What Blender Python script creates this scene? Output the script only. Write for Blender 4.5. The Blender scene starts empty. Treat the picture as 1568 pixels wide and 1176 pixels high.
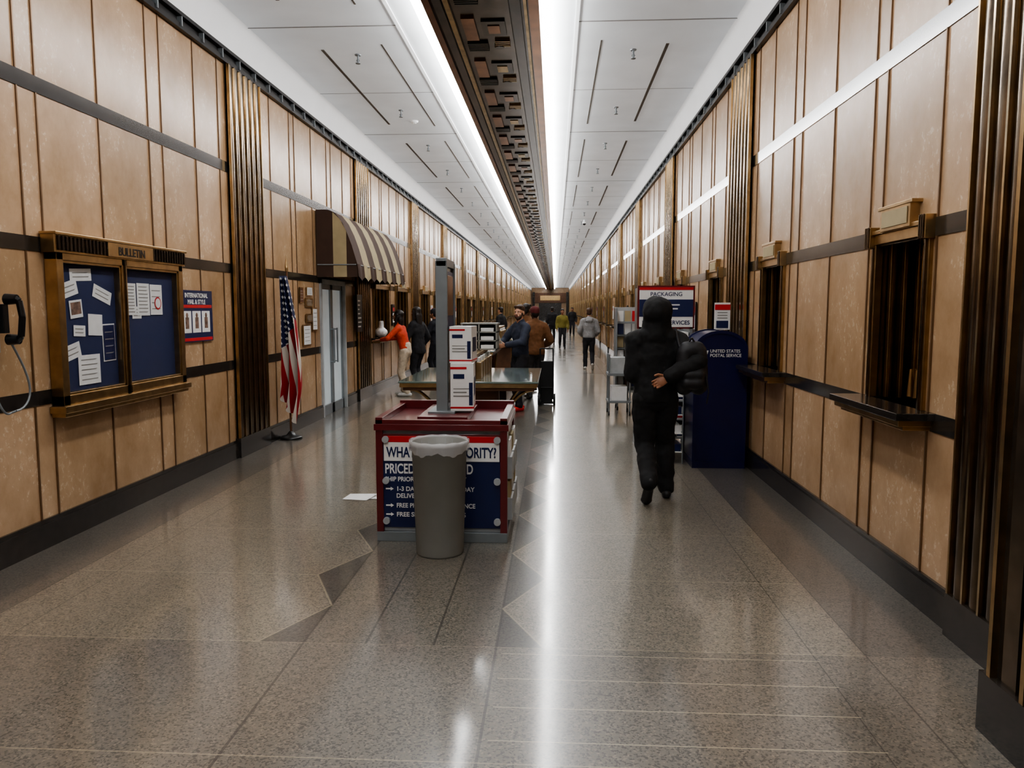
import bpy, math, random
from mathutils import Vector, Matrix, noise
random.seed(7)
SC=bpy.context.scene
COL=SC.collection
rad=math.radians
# ------------------------------------------------------------------ materials
def lin(c):
    return tuple(((v/255)/12.92 if v/255<=0.04045 else ((v/255+0.055)/1.055)**2.4) for v in c)+(1,)
def newmat(name):
    m=bpy.data.materials.new(name); m.use_nodes=True
    nt=m.node_tree; b=nt.nodes['Principled BSDF']
    return m,nt,b
def simple(name,c,rough=.5,metal=0,var=.12,scale=8,bump=0,spec=.5,emit=0,coat=0):
    m,nt,b=newmat(name)
    tc=nt.nodes.new('ShaderNodeTexCoord'); n=nt.nodes.new('ShaderNodeTexNoise')
    n.inputs['Scale'].default_value=scale; n.inputs['Detail'].default_value=5
    nt.links.new(tc.outputs['Object'],n.inputs['Vector'])
    r=nt.nodes.new('ShaderNodeValToRGB'); L=lin(c)
    r.color_ramp.elements[0].position=.3; r.color_ramp.elements[1].position=.7
    r.color_ramp.elements[0].color=tuple(v*(1-var) for v in L[:3])+(1,)
    r.color_ramp.elements[1].color=tuple(min(1,v*(1+var)) for v in L[:3])+(1,)
    nt.links.new(n.outputs['Fac'],r.inputs['Fac']); nt.links.new(r.outputs['Color'],b.inputs['Base Color'])
    b.inputs['Roughness'].default_value=rough; b.inputs['Metallic'].default_value=metal
    b.inputs['Specular IOR Level'].default_value=spec
    if coat: b.inputs['Coat Weight'].default_value=coat; b.inputs['Coat Roughness'].default_value=.08
    if emit:
        nt.links.new(r.outputs['Color'],b.inputs['Emission Color']); b.inputs['Emission Strength'].default_value=emit
    if bump:
        bp=nt.nodes.new('ShaderNodeBump'); bp.inputs['Strength'].default_value=bump; bp.inputs['Distance'].default_value=.01
        nt.links.new(n.outputs['Fac'],bp.inputs['Height']); nt.links.new(bp.outputs['Normal'],b.inputs['Normal'])
    return m
def MA(nt,op,a,b=None,c=None):
    n=nt.nodes.new('ShaderNodeMath'); n.operation=op
    for i,v in enumerate((a,b,c)):
        if v is None: continue
        if isinstance(v,(int,float)): n.inputs[i].default_value=v
        else: nt.links.new(v,n.inputs[i])
    return n.outputs[0]
def MIX(nt,f,a,b,mode='MIX'):
    n=nt.nodes.new('ShaderNodeMix'); n.data_type='RGBA'; n.blend_type=mode
    if isinstance(f,(int,float)): n.inputs[0].default_value=f
    else: nt.links.new(f,n.inputs[0])
    for i,v in ((6,a),(7,b)):
        if isinstance(v,tuple): n.inputs[i].default_value=v
        else: nt.links.new(v,n.inputs[i])
    return n.outputs[2]

# stone wall
def stone():
    m,nt,b=newmat('tan_travertine')
    tc=nt.nodes.new('ShaderNodeTexCoord')
    at=nt.nodes.new('ShaderNodeAttribute'); at.attribute_name='tone'
    n1=nt.nodes.new('ShaderNodeTexNoise'); n1.inputs['Scale'].default_value=2.4; n1.inputs['Detail'].default_value=8; n1.inputs['Roughness'].default_value=.68
    sq=nt.nodes.new('ShaderNodeVectorMath'); sq.operation='MULTIPLY'; sq.inputs[1].default_value=(1,1,.75); nt.links.new(tc.outputs['Object'],sq.inputs[0])
    add=nt.nodes.new('ShaderNodeVectorMath'); add.operation='MULTIPLY_ADD'
    nt.links.new(at.outputs['Fac'],add.inputs[0]); add.inputs[1].default_value=(17,31,23); nt.links.new(sq.outputs[0],add.inputs[2])
    nt.links.new(add.outputs[0],n1.inputs['Vector'])
    r=nt.nodes.new('ShaderNodeValToRGB'); nt.links.new(n1.outputs['Fac'],r.inputs['Fac'])
    r.color_ramp.elements[0].position=.3; r.color_ramp.elements[0].color=lin((154,124,93))
    r.color_ramp.elements[1].position=.72; r.color_ramp.elements[1].color=lin((188,159,130))
    n2=nt.nodes.new('ShaderNodeTexNoise'); n2.inputs['Scale'].default_value=28; n2.inputs['Detail'].default_value=7; n2.inputs['Roughness'].default_value=.75
    nt.links.new(add.outputs[0],n2.inputs['Vector'])
    f=MA(nt,'MULTIPLY',MA(nt,'GREATER_THAN',n2.outputs['Fac'],.57),MA(nt,'GREATER_THAN',n1.outputs['Fac'],.53))
    c=MIX(nt,MA(nt,'MULTIPLY',f,.45),r.outputs['Color'],lin((212,192,168)))
    tone=MA(nt,'MULTIPLY_ADD',at.outputs['Fac'],.30,.82)
    comb=nt.nodes.new('ShaderNodeCombineColor')
    nt.links.new(tone,comb.inputs[0]); nt.links.new(MA(nt,'MULTIPLY_ADD',at.outputs['Fac'],.33,.795),comb.inputs[1]); nt.links.new(MA(nt,'MULTIPLY_ADD',at.outputs['Fac'],.40,.735),comb.inputs[2])
    c=MIX(nt,1.0,c,comb.outputs[0],'MULTIPLY')
    nt.links.new(c,b.inputs['Base Color'])
    b.inputs['Roughness'].default_value=.27
    bp=nt.nodes.new('ShaderNodeBump'); bp.inputs['Strength'].default_value=.10; bp.inputs['Distance'].default_value=.005
    nt.links.new(n2.outputs['Fac'],bp.inputs['Height']); nt.links.new(bp.outputs['Normal'],b.inputs['Normal'])
    return m
STONE=stone()

def floormat():
    m,nt,b=newmat('terrazzo')
    tc=nt.nodes.new('ShaderNodeTexCoord'); sp=nt.nodes.new('ShaderNodeSeparateXYZ'); nt.links.new(tc.outputs['Object'],sp.inputs[0])
    x,y=sp.outputs[0],sp.outputs[1]
    xr=MA(nt,'ABSOLUTE',MA(nt,'ADD',x,.76))
    t=MA(nt,'PINGPONG',MA(nt,'SUBTRACT',y,3.62),.485)
    half=MA(nt,'SUBTRACT',.71,MA(nt,'MULTIPLY',t,.474))
    on=MA(nt,'GREATER_THAN',y,3.62)
    run=MA(nt,'MULTIPLY',MA(nt,'LESS_THAN',xr,half),on)
    teeth=MA(nt,'MULTIPLY',run,MA(nt,'GREATER_THAN',xr,.48))
    eline=MA(nt,'MULTIPLY',MA(nt,'LESS_THAN',MA(nt,'ABSOLUTE',MA(nt,'SUBTRACT',xr,half)),.006),on)
    field=MA(nt,'MULTIPLY',MA(nt,'LESS_THAN',xr,2.25),MA(nt,'SUBTRACT',1,run))
    cross=MA(nt,'MULTIPLY',MA(nt,'LESS_THAN',t,.004),field)
    near=MA(nt,'MULTIPLY',MA(nt,'LESS_THAN',y,3.6),MA(nt,'MULTIPLY',MA(nt,'GREATER_THAN',x,-.25),MA(nt,'LESS_THAN',x,1.25)))
    t2=MA(nt,'PINGPONG',MA(nt,'SUBTRACT',y,3.3),.125)
    cross2=MA(nt,'MULTIPLY',MA(nt,'LESS_THAN',t2,.003),near)
    bl=MA(nt,'LESS_THAN',MA(nt,'ABSOLUTE',MA(nt,'SUBTRACT',xr,2.25)),.004)
    bl2=MA(nt,'LESS_THAN',MA(nt,'ABSOLUTE',MA(nt,'SUBTRACT',xr,2.0)),.003)
    rl=MA(nt,'MULTIPLY',run,MA(nt,'LESS_THAN',MA(nt,'ABSOLUTE',MA(nt,'SUBTRACT',xr,.17)),.006))
    rl2=MA(nt,'LESS_THAN',MA(nt,'ABSOLUTE',MA(nt,'SUBTRACT',xr,.48)),.006)
    brass=MA(nt,'MAXIMUM',MA(nt,'MAXIMUM',cross2,MA(nt,'MULTIPLY',eline,.5)),MA(nt,'MULTIPLY',cross,.5))
    dark=MA(nt,'MAXIMUM',MA(nt,'MAXIMUM',bl,rl),MA(nt,'MAXIMUM',rl2,bl2))
    v=nt.nodes.new('ShaderNodeTexVoronoi'); v.inputs['Scale'].default_value=125; nt.links.new(tc.outputs['Object'],v.inputs['Vector'])
    sc=nt.nodes.new('ShaderNodeSeparateColor'); nt.links.new(v.outputs['Color'],sc.inputs[0])
    rr=nt.nodes.new('ShaderNodeValToRGB'); nt.links.new(sc.outputs[0],rr.inputs['Fac']); rr.color_ramp.interpolation='CONSTANT'
    e=rr.color_ramp.elements; e[0].color=(.42,.42,.42,1); e[1].position=.24; e[1].color=(.86,.86,.86,1)
    for p,cv in ((.5,(1,.99,.97,1)),(.78,(1.03,.99,.93,1)),(.92,(1.4,1.36,1.28,1))):
        q=e.new(p); q.color=cv
    base=MIX(nt,MA(nt,'GREATER_THAN',xr,2.25),lin((131,124,112)),lin((98,94,88)))
    base=MIX(nt,run,base,lin((112,107,98)))
    base=MIX(nt,teeth,base,lin((78,75,71)))
    base=MIX(nt,MA(nt,'LESS_THAN',y,3.62),base,lin((118,112,103)))
    ns=nt.nodes.new('ShaderNodeTexNoise'); ns.inputs['Scale'].default_value=1.1; ns.inputs['Detail'].default_value=4; nt.links.new(tc.outputs['Object'],ns.inputs['Vector'])
    c=MIX(nt,1.0,base,rr.outputs['Color'],'MULTIPLY')
    c=MIX(nt,MA(nt,'MULTIPLY',ns.outputs['Fac'],.25),c,lin((90,84,77)))
    c=MIX(nt,MA(nt,'MULTIPLY',dark,.65),c,lin((36,34,31)))
    c=MIX(nt,MA(nt,'MULTIPLY',brass,.7),c,lin((190,178,150)))
    nt.links.new(c,b.inputs['Base Color'])
    nt.links.new(MA(nt,'MULTIPLY_ADD',ns.outputs['Fac'],.16,.24),b.inputs['Roughness'])
    b.inputs['IOR'].default_value=1.5
    b.inputs['Coat Weight'].default_value=.9; b.inputs['Coat IOR'].default_value=1.56
    nt.links.new(MA(nt,'MULTIPLY_ADD',ns.outputs['Fac'],.14,.05),b.inputs['Coat Roughness'])
    return m
FLOOR=floormat()
def stripes_uv():
    m,nt,b=newmat('us_flag_cloth')
    uv=nt.nodes.new('ShaderNodeUVMap'); sp=nt.nodes.new('ShaderNodeSeparateXYZ'); nt.links.new(uv.outputs[0],sp.inputs[0])
    u,v=sp.outputs[0],sp.outputs[1]
    st=MA(nt,'MODULO',MA(nt,'FLOOR',MA(nt,'MULTIPLY',MA(nt,'ADD',u,MA(nt,'MULTIPLY',v,.3)),10)),2)
    c=MIX(nt,st,lin((150,24,32)),lin((205,198,188)))
    can=MA(nt,'GREATER_THAN',MA(nt,'SUBTRACT',v,MA(nt,'MULTIPLY',u,.35)),.38)
    fu=MA(nt,'ABSOLUTE',MA(nt,'SUBTRACT',MA(nt,'FRACT',MA(nt,'MULTIPLY',u,9)),.5)); fv=MA(nt,'ABSOLUTE',MA(nt,'SUBTRACT',MA(nt,'FRACT',MA(nt,'MULTIPLY',v,22)),.5))
    star=MA(nt,'LESS_THAN',MA(nt,'ADD',fu,fv),.28)
    cc=MIX(nt,star,lin((22,30,66)),lin((210,210,210)))
    c=MIX(nt,can,c,cc); nt.links.new(c,b.inputs['Base Color']); b.inputs['Roughness'].default_value=.7
    return m
FLAG=stripes_uv()
def glassmat(name,tint=(1,1,1,1),alpha=.12):
    m,nt,b=newmat(name)
    n=nt.nodes.new('ShaderNodeTexNoise'); n.inputs['Scale'].default_value=3
    nt.links.new(MA(nt,'MULTIPLY_ADD',n.outputs['Fac'],.03,.03),b.inputs['Roughness'])
    b.inputs['Base Color'].default_value=tint; b.inputs['Alpha'].default_value=alpha
    return m
WHITE=simple('ceiling_white_glow_paint',(232,234,236),.6,var=.02,scale=2,emit=.10)  # white paint with a faint glow added to it, no lamp
PANELW=simple('ceiling_panel_glow_paint',(202,205,208),.55,var=.05,scale=1.5,emit=.30)  # panels emit evenly as added fill light; no lamps sit behind them
SLOT=simple('slot_shadow_gap',(95,88,80),.7)
JOINT=simple('ceiling_joint',(140,140,140),.7)
BLK=simple('black_marble',(42,39,37),.18,var=.5,scale=14,coat=.3)
BRZ=simple('dark_bronze',(124,111,97),.2,1,var=.35,scale=5)
BRZ2=simple('oiled_bronze_rib',(196,180,152),.18,1,var=.25,scale=6)
JSTR=simple('bronze_joint_strip',(118,92,66),.4,.5)
BRASS=simple('aged_brass',(178,152,112),.3,1,var=.2,scale=9)
COPPER=simple('polished_copper',(150,106,76),.24,1,var=.35,scale=4)
DKMET=simple('blackened_metal',(70,60,52),.25,.9,var=.4,scale=5)
CORN=simple('cornice_black_metal',(34,33,34),.35,.5)
m,nt,b=newmat('fluorescent_diffuser')
b.inputs['Base Color'].default_value=(.9,.9,.9,1); b.inputs['Emission Color'].default_value=(.99,.99,.98,1); b.inputs['Emission Strength'].default_value=25.0
LAMP=m
NAVY=simple('navy_print',(24,36,78),.35,var=.06)
NAVYC=simple('navy_felt',(26,38,78),.8,var=.1,scale=60)
MAIL=simple('mailbox_blue_enamel',(15,20,64),.3,var=.08)
WHT=simple('white_print',(226,226,224),.4,var=.03)
PAPER=simple('paper',(220,221,221),.6,var=.04,scale=20)
RED=simple('red_print',(184,40,46),.4,var=.06)
MAROON=simple('maroon_enamel',(96,26,32),.28,var=.1,coat=.4)
GREYP=simple('grey_plastic',(136,136,132),.5,var=.06,scale=5)
GREYM=simple('grey_metal',(130,136,140),.4,.4,var=.06)
LGREY=simple('light_grey_laminate',(162,166,168),.45)
CREAM=simple('awning_cream',(160,146,114),.8,var=.08)
BROWN=simple('awning_brown',(62,42,31),.8,var=.1)
WOOD=simple('brown_wood',(96,62,38),.45,var=.3,scale=6)
GLASS=glassmat('clear_glass',(.02,.02,.03,1),.05)
TGLASS=simple('green_glass_top',(110,124,118),.06,var=.05,coat=.5)
GOLDB=simple('window_interior_dark',(84,70,54),.3,.6,var=.5,scale=3)
WARMI=simple('lit_interior',(190,160,120),.6,emit=.3)
DOORL=simple('frosted_door_glass_glow',(190,200,204),.25,emit=.2,var=.08,scale=2)  # pane glows slightly, standing in for a lit room behind
BLKP=simple('black_plastic',(18,18,20),.3)
BAG=glassmat('trash_liner_film',(.85,.85,.87,1),.38)
PHOTO=simple('photo_print',(120,96,84),.4,var=.6,scale=30)
# ------------------------------------------------------------------ mesh builder
class MB:
    def __init__(s): s.v=[];s.f=[];s.m=[];s.s=[];s.mats=[];s.tone=[]
    def mi(s,mat):
        if mat not in s.mats: s.mats.append(mat)
        return s.mats.index(mat)
    def face(s,pts,mat,smooth=False,tone=0):
        i=len(s.v); s.v+= [tuple(p) for p in pts]; s.f.append(tuple(range(i,i+len(pts)))); s.m.append(s.mi(mat)); s.s.append(smooth); s.tone.append(tone)
    def box(s,x0,x1,y0,y1,z0,z1,mat,tone=0,M=None):
        i=len(s.v); P=[(x,y,z) for z in(z0,z1) for y in(y0,y1) for x in(x0,x1)]
        if M is not None: P=[tuple(M@Vector(p)) for p in P]
        s.v+=P
        for f in((0,2,3,1),(4,5,7,6),(0,1,5,4),(2,6,7,3),(0,4,6,2),(1,3,7,5)):
            s.f.append(tuple(i+k for k in f)); s.m.append(s.mi(mat)); s.s.append(False); s.tone.append(tone)
    def grid(s,P,mat,smooth=True,closeu=False):
        i0=len(s.v); R=len(P); C=len(P[0])
        for r in P: s.v+=[tuple(p) for p in r]
        for i in range(R-1):
            for j in range(C if closeu else C-1):
                j2=(j+1)%C
                s.f.append((i0+i*C+j,i0+i*C+j2,i0+(i+1)*C+j2,i0+(i+1)*C+j)); s.m.append(s.mi(mat)); s.s.append(smooth); s.tone.append(0)
    def cyl(s,a,b,r0,r1,mat,n=16,caps=True,smooth=True):
        a=Vector(a);b=Vector(b);d=(b-a).normalized(); u=d.orthogonal().normalized(); w=d.cross(u)
        R=[[p+(u*math.cos(t)+w*math.sin(t))*r for t in [2*math.pi*k/n for k in range(n)]] for p,r in((a,r0),(b,r1))]
        s.grid(R,mat,smooth,True)
        if caps:
            s.face(R[0][::-1],mat); s.face(R[1],mat)
    def tube(s,pts,r,mat,n=8):
        for p,q in zip(pts[:-1],pts[1:]): s.cyl(p,q,r,r,mat,n)
    def lathe(s,c,prof,mat,n=32):
        P=[[ (c[0]+r*math.cos(2*math.pi*k/n),c[1]+r*math.sin(2*math.pi*k/n),c[2]+z) for k in range(n)] for r,z in prof]
        s.grid(P,mat,True,True)
    def sphere(s,c,r,mat,n=12,rx=1,ry=1,rz=1):
        P=[[ (c[0]+rx*r*math.sin(a)*math.cos(t),c[1]+ry*r*math.sin(a)*math.sin(t),c[2]+rz*r*math.cos(a)) for t in [2*math.pi*k/n for k in range(n)]] for a in [math.pi*i/(n//2) for i in range(n//2+1)]]
        s.grid(P,mat,True,True)
    def raw(s,V,F,mat,M=None):
        i=len(s.v)
        s.v+= [tuple(M@Vector(p)) if M is not None else tuple(p) for p in V]
        k=s.mi(mat)
        for f in F: s.f.append(tuple(i+q for q in f)); s.m.append(k); s.s.append(True); s.tone.append(0)
    def obj(s,name,loc=(0,0,0),rot=(0,0,0),bevel=0,tone=False,link=True):
        me=bpy.data.meshes.new(name); me.from_pydata(s.v,[],s.f)
        for m in s.mats: me.materials.append(m)
        me.polygons.foreach_set('material_index',s.m); me.polygons.foreach_set('use_smooth',s.s)
        if tone:
            a=me.attributes.new('tone','FLOAT','FACE'); a.data.foreach_set('value',s.tone)
        me.update()
        o=bpy.data.objects.new(name,me); o.location=loc; o.rotation_euler=rot
        if link: COL.objects.link(o)
        if bevel:
            bm=o.modifiers.new('bevel','BEVEL'); bm.width=bevel; bm.segments=2; bm.limit_method='ANGLE'; bm.angle_limit=rad(50)
        return o
def inst(o,loc,rot=(0,0,0),scale=(1,1,1)):
    n=bpy.data.objects.new(o.name.split('.')[0],o.data); n.location=loc; n.rotation_euler=rot; n.scale=scale
    for md in o.modifiers:
        k=n.modifiers.new(md.name,md.type)
        if md.type=='BEVEL': k.width=md.width;k.segments=2;k.limit_method='ANGLE';k.angle_limit=md.angle_limit
    COL.objects.link(n); return n
def text(body,loc,rot,size,mat,parent,name='lettering',align='LEFT',bold=.0,sx=1):
    cu=bpy.data.curves.new(name,'FONT'); cu.body=body; cu.size=size; cu.align_x=align; cu.extrude=.0006; cu.offset=bold*size
    cu.materials.append(mat); o=bpy.data.objects.new(name,cu); COL.objects.link(o); o.location=loc; o.rotation_euler=rot; o.scale=(sx,1,1)
    o.parent=parent; return o
FRONT=(rad(90),0,0); LW=(rad(90),0,rad(90)); RW=(rad(90),0,rad(-90))
# ------------------------------------------------------------------ dims
XL,XR=-3.53,2.04; XC=-.755; ZC=4.75; Y0,Y1=-7.05,114.; PER=5.25
PC=[8.7+PER*k for k in range(-3,20)]
BAYS=[(c+.44,c+PER-.44) for c in PC[:-1]]
ZT=4.24
# ------------------------------------------------------------------ floor / ceiling
mb=MB(); mb.face([(XL-.5,Y0,0),(XR+.5,Y0,0),(XR+.5,Y1,0),(XL-.5,Y1,0)],FLOOR); mb.obj('floor')
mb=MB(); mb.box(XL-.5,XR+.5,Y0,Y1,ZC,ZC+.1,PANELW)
for c in PC:
    for xa,xb in((XL+.05,-1.75),(.22,XR-.05)):
        mb.box(xa,xb,c-.010,c+.010,ZC-.004,ZC+.01,JOINT)
        mb.box(xa,xb,c+PER/2-.005,c+PER/2+.005,ZC-.003,ZC+.01,JOINT)
    for x in (-2.81,1.30):
        mb.box(x-.018,x+.018,c+.75,c+4.5,ZC-.006,ZC+.01,SLOT)
    for x in (-2.06,.52):
        mb.box(x-.010,x+.010,c+.6,c+4.65,ZC-.004,ZC+.01,SLOT)
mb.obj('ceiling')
for nm,X,sg in(('trim_cove_left',XL,1),('trim_cove_right',XR,-1)):
    mb=MB()
    P=[]
    for y in (Y0,Y1):
        P.append([(X+sg*(.02+.10*(1-math.cos(t))),y,4.38+.37*math.sin(t)*1.0) for t in [k*math.pi/2/8 for k in range(9)]])
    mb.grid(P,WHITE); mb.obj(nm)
# lamps
mb=MB(); y=-4.2
while y<Y1-1.4:
    for xa,xb in((-.165,-.045),(-1.388,-1.268)):
        mb.box(xa,xb,y,y+1.29,4.56,4.66,LAMP)
    y+=1.3
mb.obj('ceiling_light_strip')
mb=MB()
for xa,xb in((.20,.24),(-1.76,-1.72)): mb.box(xa,xb,Y0,Y1,ZC-.015,ZC+.02,WHITE)
mb.obj('trim_light_soffit')
# beam
mb=MB(); bx0,bx1,bz=-1.265,-.168,4.5
mb.box(bx0+.3,bx1-.3,Y0,Y1,bz+.14,ZC,DKMET)
mb.box(bx0+.02,bx1-.02,Y0,Y1,bz+.05,bz+.14,DKMET)
mb.box(bx0,bx0+.07,Y0,Y1,bz,bz+.13,COPPER); mb.box(bx1-.10,bx1,Y0,Y1,bz,bz+.13,COPPER)
DBR=simple('beam_bronze',(92,80,70),.25,1,var=.35,scale=5)
for a,b2,mt in((bx0+.09,bx0+.17,DBR),(bx1-.15,bx1-.12,BRASS),(bx1-.24,bx1-.18,DKMET),(bx0+.19,bx0+.24,BRASS)): mb.box(a,b2,Y0,Y1,bz+.02,bz+.07,mt)
mb.box(-1.0,-.46,Y0,Y1,bz+.02,bz+.06,DBR)
y=Y0+.5;k=0
while y<Y1-1:
    mb.box(-.95,-.82,y,y+.62,bz-.005,bz+.03,COPPER)
    mb.box(-.76,-.52,y+.1,y+.5,bz,bz+.03,DKMET)
    mb.box(-.70,-.58,y+.2,y+.42,bz-.008,bz+.03,COPPER if k%2 else BRASS)
    for j in range(6): mb.box(-.96,-.74,y+.72+j*.045,y+.742+j*.045,bz-.006,bz+.03,DKMET)
    for j in range(4): mb.box(-.66,-.50,y+.66+j*.05,y+.68+j*.05,bz-.006,bz+.03,BRASS)
    mb.cyl((-.62,y+.85,bz-.01),(-.62,y+.85,bz+.01),.05,.06,DKMET,16)
    y+=1.31;k+=1
mb.obj('ceiling_light_beam')
# ------------------------------------------------------------------ walls
ZONES=[(.20,.99),(1.09,2.04),(2.14,3.11),(3.22,ZT)]
BANDS=[(.99,1.09),(2.04,2.14),(3.11,3.22)]
OFF=[.0,.40,1.11,1.30,2.02,2.77,3.0,3.65,4.19,4.37]
def wins(side):
    L=[]
    for k,(a,b2) in enumerate(BAYS):
        if side>0:
            if a>3: L+= [(a+.82-.335,a+.82+.335),(a+3.5-.335,a+3.5+.335)]
        else:
            if a>14: L+=[(a+.45,a+1.75),(a+2.55,a+3.85)]
    return L
DOOR=(11.42,12.78)
def build_wall(side):
    X=XL if side<0 else XR; sg=-side
    W=wins(side); mb=MB(); tr=MB()
    Xb=X-sg*.42
    mb.box(min(Xb,Xb-sg*.1),max(Xb,Xb-sg*.1),Y0,Y1,0,ZC,BLK)
    for (a,b2) in BAYS:
        js=[a+o for o in OFF]
        for zi,(z0,z1) in enumerate(ZONES):
            for p,q in zip(js[:-1],js[1:]):
                segs=[(p,q)]
                cut=list(W) if zi==1 else []
                if side<0 and zi<2: cut.append(DOOR)
                for (c,d) in cut:
                    ns=[]
                    for (s0,s1) in segs:
                        if d<=s0 or c>=s1: ns.append((s0,s1))
                        else:
                            if s0<c: ns.append((s0,c))
                            if d<s1: ns.append((d,s1))
                    segs=ns
                t=random.random()*(.75 if zi<2 else 1)+(0 if zi<2 else .1)
                for s0,s1 in segs:
                    mb.box(min(X,X-sg*.03),max(X,X-sg*.03),s0,s1,z0,z1,STONE,tone=t)
            for p in js:
                if any(c-.01<=p<=d+.01 for c,d in (W if zi==1 else [])) or (side<0 and zi<2 and DOOR[0]<=p<=DOOR[1]): continue
                xs=sorted((X,X+sg*.010)); tr.box(xs[0],xs[1],p-.006,p+.006,z0,z1,JSTR)
    for z0,z1 in BANDS:
        for s0,s1 in ([(Y0,DOOR[0]),(DOOR[1],Y1)] if side<0 and z0<2.0 else [(Y0,Y1)]):
            xs=sorted((X-sg*.03,X+sg*.006)); tr.box(xs[0],xs[1],s0,s1,z0,z1,BLK)
    xs=sorted((X-sg*.03,X+sg*.05)); tr.box(xs[0],xs[1],Y0,Y1,ZT,ZT+.05,CORN)
    xs=sorted((X-sg*.03,X+sg*.02)); tr.box(xs[0],xs[1],Y0,Y1,ZT+.05,ZT+.11,CORN)
    xs=sorted((X-sg*.03,X+sg*.07)); tr.box(xs[0],xs[1],Y0,Y1,ZT+.11,ZT+.145,CORN)
    y=Y0+.2
    while y<Y1:
        xs=sorted((X,X+sg*.065)); tr.box(xs[0],xs[1],y,y+.02,ZT+.02,ZT+.13,GREYM); y+=.44
    nm='left' if side<0 else 'right'
    mb.obj('wall_'+nm,tone=True); tr.obj('trim_'+nm)
    bb=MB()
    for s0,s1 in ([(Y0,DOOR[0]),(DOOR[1],Y1)] if side<0 else [(Y0,Y1)]):
        xs=sorted((X-sg*.03,X+sg*.03)); bb.box(xs[0],xs[1],s0,s1,0,.17,BLK)
        xs=sorted((X-sg*.03,X+sg*.018)); bb.box(xs[0],xs[1],s0,s1,.17,.20,BLK)
    bb.obj('baseboard_'+nm)
build_wall(-1); build_wall(1)
for nm,ya,yb in(('wall_end',Y1,Y1+.1),('wall_back',Y0-.1,Y0)):
    mb=MB(); mb.box(XL-.5,XR+.5,ya,yb,0,ZC,STONE,tone=.3)
    if nm=='wall_end':
        mb.box(-3.2,1.8,ya-.3,ya,2.6,4.0,WOOD); mb.box(-3.3,-3.0,ya-.4,ya,0,4.1,BLK); mb.box(1.6,1.9,ya-.4,ya,0,4.1,BLK); mb.box(-2.4,.9,ya-.1,ya,0,2.5,BLK); mb.box(-2.2,.7,ya-.35,ya-.3,2.9,3.6,BRASS)
    mb.obj(nm,tone=True)
# pilaster
mb=MB()
mb.box(0,.03,-.44,.44,.2,ZT,BRZ); mb.box(0,.06,-.45,.45,0,.22,BLK)
for k in range(6):
    yc=-.365+k*.146
    P=[]
    for z in (.22,ZT):
        P.append([(.03+.022*math.sin(t),yc-.055*math.cos(t),z) for t in [math.pi*j/10 for j in range(11)]])
    mb.grid(P,BRZ)
    if k<5: mb.box(.02,.062,yc+.065,yc+.081,.22,ZT,BRZ2)
mb.box(.0,.06,-.44,-.425,.22,ZT,BRASS); mb.box(.0,.06,.425,.44,.22,ZT,BRASS)
pil=mb.obj('pilaster',(XL,PC[0],0))
for c in PC[1:]: inst(pil,(XL,c,0))
for c in PC: inst(pil,(XR,c,0),(0,0,math.pi))
# near protruding pier, right
mb=MB()
mb.box(1.70,XR-.07,.2,2.98,.24,ZC,BLK); mb.box(1.67,XR-.07,.17,3.0,0,.24,BLK)
for k in range(14):
    y=2.94-k*.21
    mb.box(1.672,1.71,y-.012,y+.012,.24,ZC-.1,BRASS); mb.box(1.688,1.71,y-.15,y-.06,.24,ZC-.1,BRZ)
mb.obj('marble_pier')
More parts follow.
